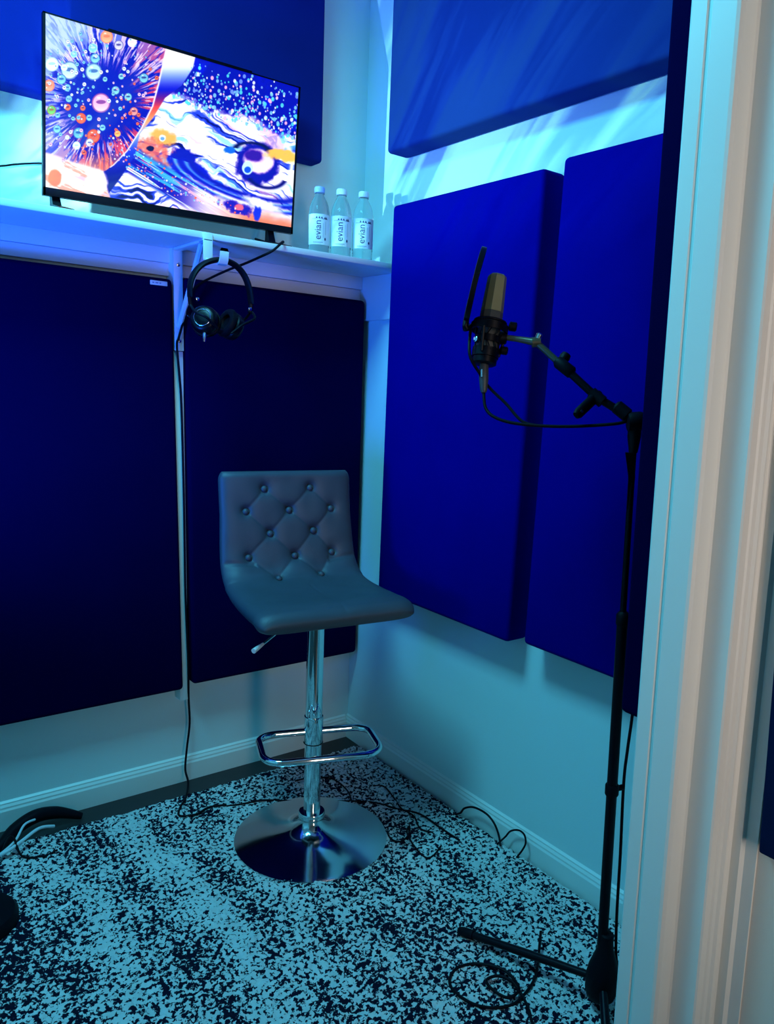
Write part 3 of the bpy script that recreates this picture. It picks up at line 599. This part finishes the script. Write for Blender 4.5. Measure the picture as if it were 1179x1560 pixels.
# ------------------------------------------------------------------ bar stool
st = thing('bar_stool', 'grey tufted leather bar stool with chrome post standing on the rug', 'bar stool', (-.478, -.545, .016))
c0 = Vector((-.478, -.545, 0)); su = Vector((.993, -.12, 0)); sf = Vector((-.12, -.993, 0)); UP = Vector((0, 0, 1))
def stool_seat():
    pf = [(.178, .742), (.120, .7575), (.050, .757), (-.030, .758), (-.095, .764), (-.135, .778), (-.160, .803), (-.174, .840), (-.183, .890), (-.192, .950), (-.200, 1.010), (-.206, 1.060)]
    P_ = [Vector((a, b)) for a, b in pf]
    # resample the profile
    dn = []
    for i in range(len(P_) - 1):
        p0, p1, p2, p3 = P_[max(0, i - 1)], P_[i], P_[i + 1], P_[min(len(P_) - 1, i + 2)]
        for k in range(24):
            u = k / 24; dn.append(.5 * ((2 * p1) + (p2 - p0) * u + (2 * p0 - 5 * p1 + 4 * p2 - p3) * u * u + (3 * p1 - p0 - 3 * p2 + p3) * u ** 3))
    dn.append(P_[-1]); L = [0]
    for a, b in zip(dn[:-1], dn[1:]): L.append(L[-1] + (b - a).length)
    NS = 210; tot = L[-1]; prof_ = []
    j = 0
    for i in range(NS + 1):
        s_ = tot * i / NS
        while j < len(L) - 2 and L[j + 1] < s_: j += 1
        u = (s_ - L[j]) / (L[j + 1] - L[j]); prof_.append((dn[j].lerp(dn[j + 1], u), (dn[j + 1] - dn[j]).normalized(), s_))
    top = tot
    # buttons: (across, distance below the top edge of the back)
    btn = [(-.072, .052), (.066, .050), (-.128, .112), (.0, .112), (.130, .112), (-.060, .176), (.072, .174), (-.128, .240), (.010, .242), (.126, .238), (-.055, .305), (.075, .302)]
    NW = 120; T = .056; rings_top = []
    me_b = MB(); B = me_b.b; grid = []
    def disp(w_, s_):
        q_ = top - s_; d_ = 0
        for bx, bq in btn:
            r2 = (w_ - bx) ** 2 + (q_ - bq) ** 2; d_ -= .0080 * math.exp(-r2 / (.0115 ** 2)) + .0055 * math.exp(-r2 / (.027 ** 2))
        for i, (ax, aq) in enumerate(btn):
            for bx, bq in btn[i + 1:]:
                if abs(abs(aq - bq) - .063) < .015 and abs(ax - bx) < .10:
                    vx, vq = bx - ax, bq - aq; l2 = vx * vx + vq * vq; t_ = max(0, min(1, ((w_ - ax) * vx + (q_ - aq) * vq) / l2))
                    dd = math.hypot(w_ - ax - t_ * vx, q_ - aq - t_ * vq); d_ -= .0018 * math.exp(-(dd / .0040) ** 2) + .0012 * math.exp(-(dd / .013) ** 2)
        # slumped wrinkles at the crease, a soft dish in the seat
        d_ += .0035 * math.exp(-((q_ - .275) / .02) ** 2) * math.sin(w_ * 40 + 1) + .0022 * noise.noise(Vector((w_ * 14, q_ * 18, 2)))
        if abs(w_) > .11: d_ -= .004 * math.exp(-((q_ - .262 + .12 * (abs(w_) - .11)) / .007) ** 2)
        if s_ < .30: d_ -= .006 * math.exp(-((w_ / .11) ** 2 + ((s_ - .17) / .09) ** 2))
        d_ -= .0015 * math.exp(-(((w_ - .012) / .004) ** 2)) * (1 if s_ < .25 else 0) * .6
        return d_
    def cross(i):
        p_, tg_, s_ = prof_[i]; n_ = Vector((-tg_.y, tg_.x)); n_ = -n_ if n_.y < 0 and tg_.x < -.5 else n_
        if n_.dot(Vector((.5, 1))) < 0: n_ = -n_
        f_ = s_ / tot; hw = .226 * (1 - f_) + .197 * f_; hw = .225 - .027 * min(1, f_ * 1.25)
        # rounded ends (front nose and top edge): thickness and width shrink
        a = min(1, s_ / .038); b_ = min(1, (tot - s_) / .022)
        k = math.sqrt(max(0, 1 - (1 - a) ** 2)) * math.sqrt(max(0, 1 - (1 - b_) ** 2))
        cw = min(1, s_ / .05); cb = min(1, (tot - s_) / .03); hw_ = hw - .028 * (1 - math.sqrt(max(0, 1 - (1 - cw) ** 2))) - .02 * (1 - math.sqrt(max(0, 1 - (1 - cb) ** 2)))
        T_ = T * (.86 if f_ > .5 else 1.0)
        ring = []
        for j_ in range(NW + 40):
            if j_ < NW: x_ = 1 - 2 * j_ / NW; sn = 1
            else: x_ = -1 + 2 * (j_ - NW) / 40; sn = -1
            x_ = math.sin(x_ * PI / 2) * .25 + x_ * .75
            ww = hw_ * x_; hh = (T_ / 2) * k * max(0, 1 - abs(x_) ** 9) ** .48 * sn
            off = hh - T_ / 2 + (disp(ww, s_) * k if sn > 0 else 0) * max(0, min(1, (1 - abs(x_)) * 12))
            q_ = p_ + n_ * off
            ring.append(c0 + su * ww + sf * q_.x + UP * q_.y)
        return ring
    rings = [cross(i) for i in range(1, NS)]
    me_b.loft(rings)
    o = obj('seat_shell', me_b, 'leather', st, angle=80); o['label'] = 'grey tufted leather seat and backrest in one piece'
    for bx, bq in btn:
        s_ = top - bq; i = int(s_ / tot * NS); p_, tg_, _ = prof_[i]; n_ = Vector((-tg_.y, tg_.x)); n_ = -n_ if n_.dot(Vector((.5, 1))) < 0 else n_
        q_ = p_ + n_ * (-.0135); pos = c0 + su * bx + sf * q_.x + UP * q_.y; ax = (sf * n_.x + UP * n_.y).normalized()
        obj('button', MB().lathe([(.0098, -.004), (.0098, .002), (.0088, .0055), (.0060, .0085), (.003, .0098), (.0004, .0102)], pos, ax, 20), 'leather', o)
stool_seat()
bz_ = .016
obj('base_plate', MB().lathe([(.216, 0), (.2195, .003), (.2185, .006), (.205, .0085), (.16, .0135), (.11, .021), (.075, .031), (.052, .043), (.040, .055), (.034, .064), (.033, .070)], (c0.x, c0.y, bz_), n=72), 'chrome_base', st)
obj('collar', MB().lathe([(.033, .068), (.037, .070), (.038, .074), (.038, .084), (.036, .088), (.027, .089)], (c0.x, c0.y, bz_), n=40), 'chrome', st)
obj('post', MB().lathe([(.0235, .085), (.0235, .700)], (c0.x, c0.y, 0), n=40), 'chrome', st)
obj('sleeve', MB().lathe([(.0262, .316), (.0266, .317), (.0266, .393), (.0262, .396)], (c0.x, c0.y, 0), n=40), 'chrome', st)
ring_ = MB().tube([c0 + UP * .317 + Vector((math.cos(2 * PI * k / 32), math.sin(2 * PI * k / 32), 0)) * .0268 for k in range(32)], .0012, 6, closed=True); obj('seal_ring', ring_, 'black', st)
obj('under_plate', MB().box((c0.x - .085, c0.y - .085, .693), (c0.x + .085, c0.y + .085, .702), .003).lathe([(.032, .672), (.045, .694)], (c0.x, c0.y, 0), n=24), 'blackmetal', st)
fu = Vector((.94, -.34, 0)); ff = Vector((-.34, -.94, 0))
loop = []; a_, b_, r_c = .156, .172, .052
for cx, cf, t0 in ((a_ - r_c, b_ - r_c, 0), (-a_ + r_c, b_ - r_c, 90), (-a_ + r_c, r_c * .8, 180), (a_ - r_c, r_c * .8, 270)):
    for k in range(9):
        t_ = math.radians(t0 + k * 90 / 8); sy = r_c if cf > r_c else r_c * .8
        loop.append(c0 + UP * .350 + fu * (cx + r_c * math.cos(t_)) + ff * (cf + sy * math.sin(t_)))
obj('footrest', MB().tube(loop, .0098, 14, 0, closed=True), 'chrome', st)
lv = obj('lever', MB().tube([(-.500, -.56, .700), (-.555, -.560, .697), (-.588, -.573, .690), (-.602, -.580, .680), (-.655, -.607, .665), (-.697, -.629, .656)], [.0035, .0035, .0035, .0035, .0035, .0035], 10, 5), 'chrome', st)
obj('lever_grip', MB().tube([(-.672, -.616, .661), (-.695, -.628, .6565), (-.708, -.635, .654)], [.0036, .006, .0066], 12, 3), 'whiteplastic', lv)

# ------------------------------------------------------------------ microphone stand
ms = thing('microphone_stand', 'black tripod microphone stand with slanted boom arm beside the doorway', 'microphone stand', (-.293, -1.445, .015))
def PZ(z_): return Vector((-.293 - .0195 * (z_ / 1.25), -1.445 + .057 * (z_ / 1.25), z_))
obj('lower_pole', MB().tube([PZ(.16), PZ(.893)], .0108, 20), 'blackmetal', ms)
obj('upper_pole', MB().tube([PZ(.885), PZ(1.235)], .0062, 16), 'blackmetal', ms)
obj('height_clutch', MB().tube([PZ(.872), PZ(.876), PZ(.894), PZ(.900)], [.0108, .0128, .0128, .008], 20), 'rubber', ms)
cc = obj('cable_clip', MB().tube([PZ(.515), PZ(.518), PZ(.536), PZ(.539)], [.0125, .0140, .0140, .0125], 20).tube([PZ(.527) + Vector((.010, -.002, 0)), PZ(.527) + Vector((.028, -.006, 0))], .006, 10), 'rubber', ms)
b0 = PZ(0)
hb = MB().lathe([(.022, .045), (.030, .052), (.034, .066), (.0345, .100), (.031, .122), (.024, .145), (.0165, .168), (.0145, .185), (.0145, .200), (.0115, .203)], (b0.x, b0.y, 0), n=28)
HB = obj('tripod_hub', hb, 'rubber', ms)
obj('hub_badge', MB().box((b0.x - .0235 - .004, b0.y - .0275, .068), (b0.x - .0155 + .000, b0.y - .0265, .073)).xf(lambda co: co), 'whiteplastic', HB)
tip = Vector((-.386, -1.108, .024))
dirs = [Vector((tip.x - b0.x, tip.y - b0.y, 0)).normalized()]
for a in (120, 240): dirs.append(Matrix.Rotation(math.radians(a), 3, 'Z') @ dirs[0])
for k, d_ in enumerate(dirs):
    L_ = .350 if k == 0 else .17
    p0 = Vector((b0.x, b0.y, .085)) + d_ * .026; p1 = Vector((b0.x, b0.y, .028)) + d_ * L_
    lg = obj('leg', MB().tube([p0, p0.lerp(p1, .5), p1], [.0085, .0100, .0085], 12), 'blackmetal', ms)
    obj('rubber_foot', MB().tube([p1 - (p1 - p0).normalized() * .03, p1, p1 + (p1 - p0).normalized() * .012], [.0115, .0115, .0085], 12), 'rubber', lg)
pv = Vector((-.314, -1.389, 1.262))
obj('boom_joint', MB().tube([PZ(1.205), PZ(1.235), pv], [.008, .0125, .012], 14).lathe([(.004, -.016), (.0165, -.014), (.018, -.008), (.018, .008), (.0165, .014), (.004, .016)], pv, (.76, -.64, .1), 22)
    .loft([[p_ + Vector(o_) * s_ for o_ in ((-.010, 0, 0), (0, -.008, 0), (.010, 0, 0), (0, .008, 0))] for p_, s_ in ((PZ(1.10) + Vector((-.001, 0, 0)), .6), (PZ(1.16), 1.0), (PZ(1.205) + Vector((-.006, .003, 0)), 1.35))]), 'rubber', ms)
obj('joint_screw', MB().tube([pv + Vector((.76, -.64, .1)) * .018, pv + Vector((.76, -.64, .1)) * .034], [.007, .0085], 12), 'rubber', ms)
e1 = Vector((-.354, -1.325, 1.303)); e2 = Vector((-.384, -1.258, 1.360)); e3 = Vector((-.4075, -1.212, 1.399))
dB = (e3 - pv).normalized()
bm_ = obj('boom_arm', MB().tube([pv + dB * .012, e1, e2], .0075, 16), 'blackmetal', ms)
obj('boom_sleeve', MB().tube([e2 - dB * .030, e2 - dB * .026, e2 + dB * .006, e2 + dB * .012], [.0085, .0118, .0118, .0075], 18), 'rubber', bm_)
obj('joint_clamp', MB().tube([pv + dB * .016, pv + dB * .019, pv + dB * .044, pv + dB * .048], [.009, .0128, .0128, .009], 18), 'rubber', bm_)
# clamp with a long clip hanging off the boom
q0 = Vector((-.349, -1.326, 1.308)); q1 = Vector((-.402, -1.322, 1.268)); dd_ = (q1 - q0).normalized()
rg = []
for k, w_ in ((-.004, .006), (.004, .0105), (.045, .0105), (.060, .0105), (.067, .007)):
    p_ = q0 + dd_ * k; n1 = dd_.cross(Vector((.55, .8, .1))).normalized(); n2 = dd_.cross(n1)
    rg.append([p_ + n1 * (w_ * math.cos(a)) + n2 * (.006 * math.sin(a)) for a in [2 * PI * j / 12 for j in range(12)]])
cl = obj('clip_holder', MB().loft(rg).tube([e1 - dB * .016, e1 + dB * .012], .0115, 16), 'rubber', bm_)
obj('clip_pin', MB().lathe([(.0028, 0), (.0028, .002)], q0 + dd_ * .056 + Vector((-.2, -.9, .2)) * .006, (-.3, -.9, .2), 10), 'nickel', cl)
kn = obj('wing_knob', MB().lathe([(.004, 0), (.009, .004), (.0105, .012), (.009, .018), (.003, .020)], e2 + Vector((.006, .004, .004)), (.55, -.1, .8), 18), 'rubber', bm_)
gm = obj('microphone_mount_rod', MB().tube([e2 + dB * .008, e3], .0062, 14).tube([e3 + Vector((-.004, 0, 0)), Vector((-.427, -1.18, 1.404)), Vector((-.444, -1.153, 1.407))], [.0075, .0055, .0055], 14, 3)
    .lathe([(.003, -.009), (.0095, -.008), (.0095, .008), (.003, .009)], e3, (.76, -.64, .1), 18), 'bronze', ms)
gm['label'] = 'bronze tinted swivel rod at the tip of the boom'
obj('thumb_screw', MB().lathe([(.003, .006), (.006, .008), (.0065, .016), (.003, .018)], e3, (.2, -.3, .9), 12), 'nickel', gm)

# ------------------------------------------------------------------ microphone, shock mount, pop filter
mt = Vector((-.4395, -1.127, 1.523)); mb_ = Vector((-.474, -1.143, 1.363)); mx = (mt - mb_).normalized(); ML = (mt - mb_).length
mic = thing('microphone', 'black studio condenser microphone upright in its shock mount', 'microphone', tuple(mb_))
view = (Vector((-1.53, -2.2856, 1.3035)) - mt).normalized(); s1 = mx.cross(view).normalized(); s2 = s1.cross(mx).normalized()
def octa(l_, w_, d_, ch=.32, tw=.42):
    o_ = []
    for x_, y_ in ((1, -ch), (1, ch), (ch, 1), (-ch, 1), (-1, ch), (-1, -ch), (-ch, -1), (ch, -1)):
        a = tw; X_, Y_ = x_ * math.cos(a) - y_ * math.sin(a), x_ * math.sin(a) + y_ * math.cos(a)
        o_.append(mb_ + mx * l_ + s1 * (X_ * w_) + s2 * (Y_ * d_))
    return o_
bd = obj('body', MB().loft([octa(.000, .0165, .0150), octa(.004, .0205, .0180), octa(.088, .0212, .0185), octa(.092, .0205, .0175)]), 'micbody', mic, angle=20)
obj('grille', MB().loft([octa(.092, .0205, .0180), octa(.094, .0208, .0185), octa(ML - .006, .0176, .0155), octa(ML - .002, .0162, .0142), octa(ML, .0135, .0115)]), 'grille', mic, angle=20)
sm_ = thing('shock_mount', 'black ring-shaped shock mount clamped round the microphone body', 'shock mount', (-.457, -1.135, 1.40))
cR = mb_ + mx * .047
def ringpts(c, r, n=36): return [c + (s1 * math.cos(2 * PI * k / n) + s2 * math.sin(2 * PI * k / n)) * r for k in range(n)]
def hoop(c, r0, r1, h):
    b = MB(); n = 40
    sec = [(r0, -h), (r1, -h), (r1, h), (r0, h)]
    rings = [[c + mx * z_ + (s1 * math.cos(2 * PI * k / n) + s2 * math.sin(2 * PI * k / n)) * r_ for r_, z_ in sec] for k in range(n)]; rings.append(rings[0])
    b.loft(rings, cap=False); bmesh.ops.remove_doubles(b.b, verts=b.b.verts, dist=1e-6); return b
obj('upper_ring', hoop(mb_ + mx * .060, .0330, .0365, .0065), 'blackmetal', sm_)
obj('rim_bead', MB().tube(ringpts(mb_ + mx * .072, .030), .0026, 8, closed=True), 'rubber', sm_)
obj('inner_clamp', hoop(mb_ + mx * .038, .0215, .0255, .006), 'blackmetal', sm_)
obj('lower_ring', hoop(mb_ + mx * .012, .0215, .0262, .0085), 'blackmetal', sm_)
obj('locking_cup', MB().lathe([(.021, -.010), (.024, -.008), (.024, .003), (.0165, .004)], mb_, mx, 30), 'blackmetal', sm_)
eb = MB()
for k in range(10):
    a = 2 * PI * k / 10; d1 = s1 * math.cos(a) + s2 * math.sin(a); d2 = s1 * math.cos(a + .5) + s2 * math.sin(a + .5)
    eb.tube([mb_ + mx * .066 + d1 * .0345, mb_ + mx * .040 + d2 * .0235, mb_ + mx * .014 + d1 * .0255], .0014, 6)
obj('elastic_cords', eb, 'rubber', sm_)
for a in (-.2, 1.9, 4.0):
    d1 = s1 * math.cos(a) + s2 * math.sin(a); obj('strut', MB().tube([mb_ + mx * .055 + d1 * .035, mb_ + mx * .010 + d1 * .026], .0030, 8), 'blackmetal', sm_)
obj('swivel_joint', MB().lathe([(.010, -.014), (.0125, -.012), (.0125, .012), (.010, .014)], Vector((-.446, -1.150, 1.405)), (.76, -.64, .1), 18), 'blackmetal', sm_)
obj('tension_knob', MB().lathe([(.004, 0), (.009, .002), (.009, .014), (.006, .016)], mb_ + mx * .07 + s1 * .036, s1, 14), 'rubber', sm_)
obj('tension_knob', MB().lathe([(.004, 0), (.008, .002), (.008, .012), (.005, .014)], mb_ + mx * .022 + s1 * .028, s1, 14), 'rubber', sm_)
obj('lock_screw', MB().lathe([(.003, 0), (.0055, .001), (.0055, .008), (.003, .009)], mb_ + mx * .030 - s1 * .018 + s2 * .018, (s2 - s1), 12), 'ringsilver', sm_)
pt = thing('pop_filter', 'thin round pop filter seen edge-on, left of the microphone on its shock mount', 'pop filter', (-.508, -1.122, 1.425))
pA = Vector((-.4615, -1.107, 1.567)); pB = Vector((-.509, -1.122, 1.432)); pc = (pA + pB) / 2; pu = (pA - pB).normalized(); R_p = (pA - pB).length / 2
vw_ = (Vector((-1.53, -2.2856, 1.3035)) - pc).normalized(); pn = pu.cross(vw_).normalized(); pw = pn.cross(pu).normalized(); pn = pn if pn.dot(s1) > 0 else -pn     # disc plane: pu, pw
n = 48
rim = [pc + pu * (R_p * math.cos(2 * PI * k / n)) + pw * (R_p * .80 * math.sin(2 * PI * k / n)) - pn * (.002 * (1 - math.cos(2 * PI * k / n) ** 2)) for k in range(n)]
fb = MB(); sec = ((-.0035, -.0045), (0, -.0052), (.0015, -.0045), (.0015, .0045), (0, .0052), (-.0035, .0045)); rr_ = []
for k in range(n):
    d_ = (rim[k] - pc).normalized(); rr_.append([rim[k] + d_ * a + pn * b for a, b in sec])
rr_.append(rr_[0]); fb.loft(rr_, cap=False); bmesh.ops.remove_doubles(fb.b, verts=fb.b.verts, dist=1e-6)
obj('frame', fb, 'blackmetal', pt)
dk = MB(); rings = []
for r_ in (.02, .3, .6, .85, .99):
    rings.append([pc + pu * (R_p * r_ * math.cos(2 * PI * k / n)) + pw * (R_p * .80 * r_ * math.sin(2 * PI * k / n)) - pn * .002 * (1 - r_ * r_) for k in range(n)])
rings2 = [[p_ + pn * .002 for p_ in r] for r in reversed(rings)]
dk.loft(rings + rings2); obj('mesh_screen', dk, 'grille', pt)
obj('bracket', MB().tube([pB, pB + Vector((-.002, -.002, -.014)), mb_ + mx * .060 - s1 * .037], [.006, .006, .005], 10, 3), 'blackmetal', pt)

# plug and cables of the microphone
xl = thing('microphone_cable', 'black cable plugged into the microphone from below and running back to the stand joint', 'cable', (-.481, -1.155, 1.30))
xb = mb_ - mx * .008
P1 = Vector((-.4815, -1.155, 1.300))
obj('plug', MB().tube([xb, xb.lerp(P1, .10), xb.lerp(P1, .55), xb.lerp(P1, .9), P1], [.0085, .0092, .0092, .0070, .0045], 16), 'micbody', xl)
obj('latch', MB().tube([xb.lerp(P1, .2) + view * .0085 - s1 * .004, xb.lerp(P1, .45) + view * .0095 - s1 * .004], .0022, 8), 'ringsilver', xl)
obj('cord', MB().tube([P1, (-.486, -1.168, 1.272), (-.482, -1.190, 1.256), (-.463, -1.223, 1.247), (-.427, -1.272, 1.245), (-.388, -1.317, 1.248), (-.345, -1.366, 1.256), (-.325, -1.378, 1.262)], .0031, 10, 8), 'rubber', xl)
cable('support_cord', [tuple(mb_ + mx * .055 - s1 * .036), (-.507, -1.136, 1.37), (-.489, -1.147, 1.337), (-.472, -1.159, 1.311), (-.456, -1.192, 1.282), (-.449, -1.235, 1.250), (-.427, -1.272, 1.2445)], .0029, 'rubber', 'second black cord drooping from the shock mount ring to the microphone cable')
cable('stand_cable', [(-.225, -1.395, .95), (-.226, -1.398, .78), (-.237, -1.404, .655), (-.251, -1.412, .599), (-.262, -1.420, .527), (-.265, -1.434, .376), (-.268, -1.446, .229), (-.267, -1.458, .13), (-.256, -1.48, .05), (-.25, -1.50, .025)], .0032, 'rubber', 'black cable running straight down beside the microphone stand pole')

# ------------------------------------------------------------------ cables on the rug
z_ = .0215
K = {'coil': [(-0.258, -1.239), (-0.312, -1.283), (-0.355, -1.312), (-0.407, -1.33), (-0.445, -1.334), (-0.48, -1.32), (-0.506, -1.296), (-0.519, -1.267), (-0.523, -1.23), (-0.508, -1.201), (-0.471, -1.185), (-0.429, -1.198), (-0.404, -1.233), (-0.392, -1.263), (-0.395, -1.292), (-0.409, -1.318), (-0.444, -1.319), (-0.455, -1.283), (-0.448, -1.256), (-0.421, -1.258), (-0.406, -1.278), (-0.404, -1.301), (-0.41, -1.333), (-0.427, -1.367), (-0.447, -1.4), (-.46, -1.47)],
 'back': [(-0.612, -0.264), (-0.56, -0.279), (-0.504, -0.292), (-0.438, -0.34), (-0.371, -0.388), (-0.233, -0.477), (-0.18, -0.563), (-0.139, -0.626), (-0.135, -0.724), (-0.13, -0.801)],
 'back2': [(-0.36, -.24), (-.31, -.245), (-0.274, -0.266), (-0.246, -0.305), (-0.25, -0.389), (-0.277, -0.453)],
 'back3': [(-0.162, -0.405), (-0.134, -0.428), (-0.149, -0.503), (-0.168, -0.57), (-0.162, -0.624), (-0.188, -0.689), (-0.169, -0.727)],
 'loop3': [(-0.283, -0.652), (-0.293, -0.686), (-0.279, -0.711), (-0.239, -0.697), (-0.206, -0.66), (-0.234, -0.684), (-0.26, -0.755), (-0.266, -0.812), (-0.242, -0.817), (-0.192, -0.792)]}
GC = 'loose black cables on the rug'
P3 = lambda k, z=z_: [(a, b, z) for a, b in K[k]]
cp_ = P3('coil'); cp_ = [(a, b, z_ + (.006 if 11 < i < 22 else 0)) for i, (a, b, c) in enumerate(cp_)]; cp_[0] = (-.250, -1.232, .05)
cable('floor_cable', cp_, .0034, 'rubber', 'black cable coiled in loops on the rug at the foot of the microphone stand', sm_=8, group=GC)
cable('floor_cable', P3('back'), .003, 'rubber', 'black cable running across the rug behind the bar stool base', group=GC)
cable('floor_cable', P3('back2'), .0026, 'rubber', 'thin black cable curving on the rug in the back corner', group=GC)
cable('floor_cable', P3('back3'), .0026, 'rubber', 'thin black cable wandering along the rug right of the stool base', group=GC)
cable('floor_cable', P3('loop3'), .0026, 'rubber', 'small black cable squiggle with a loop on the rug right of the stool', group=GC)
cable('floor_cable', [(-.05, -.68, .018), (-.04, -.70, .03), (-.036, -.714, .052), (-.035, -.753, .074), (-.035, -.805, .080), (-.035, -.840, .068), (-.037, -.865, .044), (-.05, -.89, .022)], .0032, 'rubber', 'black cable arching up off the rug against the right baseboard, farther from the door', group=GC)
cable('floor_cable', [(-.05, -.875, .02), (-.034, -.890, .046), (-.031, -.906, .072), (-.030, -.935, .090), (-.030, -.958, .088), (-.032, -.968, .068), (-.036, -.962, .044), (-.05, -.955, .021)], .0028, 'rubber', 'small round black cable loop standing by the right baseboard, nearer the door', group=GC)

# cable bundle in the far left
GB = 'cables bunched on the floor at the left'
cable('cable_bundle', [(-1.30, -.17, .02), (-1.225, -.150, .030), (-1.17, -.100, .045), (-1.11, -.070, .052), (-1.05, -.060, .040), (-.985, -.072, .014)], [.012, .015, .018, .020, .018, .010], 'rubber', 'thick black cable loom lying on the floor against the back baseboard', 12)
cable('white_cable', [(-1.27, -.20, .030), (-1.204, -.188, .040), (-1.166, -.178, .052), (-1.117, -.150, .058), (-1.075, -.130, .040)], .0045, 'whitecable', 'white cable lying along the black cable loom, the longer of the two', group=GB)
cable('white_cable', [(-1.23, -.19, .034), (-1.184, -.172, .052), (-1.150, -.128, .068), (-1.118, -.104, .062)], .0032, 'whitecable', 'white cable on the black cable loom, the shorter one nearer the wall', group=GB)
cable('floor_cable', [(-1.30, -.23, .022), (-1.235, -.20, .026), (-1.20, -.165, .060), (-1.185, -.17, .062), (-1.175, -.21, .026), (-1.13, -.235, .0215), (-1.09, -.225, .0215)], .0030, 'rubber', 'thin black cable looping over the white cables at the far left', group=GC)
sp_ = obj('paper_scrap', MB().loft([[Vector(p_) for p_ in ((-1.155, -.482, .0205), (-1.128, -.474, .0205), (-1.122, -.480, .0205), (-1.150, -.489, .0205))], [Vector(p_) for p_ in ((-1.155, -.482, .0215), (-1.128, -.474, .0235), (-1.122, -.480, .0235), (-1.150, -.489, .0215))]]), 'paper', origin=(-1.14, -.48, .02))
tag(sp_, 'tiny white scrap of paper lying on the left part of the rug', 'paper')
bl = obj('round_weight', MB().lathe([(.085, 0), (.095, .006), (.096, .022), (.088, .034), (.05, .040), (.002, .041)], (-1.325, -.435, .016), n=48), 'rubber', origin=(-1.325, -.435, .016))
tag(bl, 'round black base on the rug, cut by the left edge of view', 'base')

for o in bpy.data.objects:
    if '_loc' in o: del o['_loc']
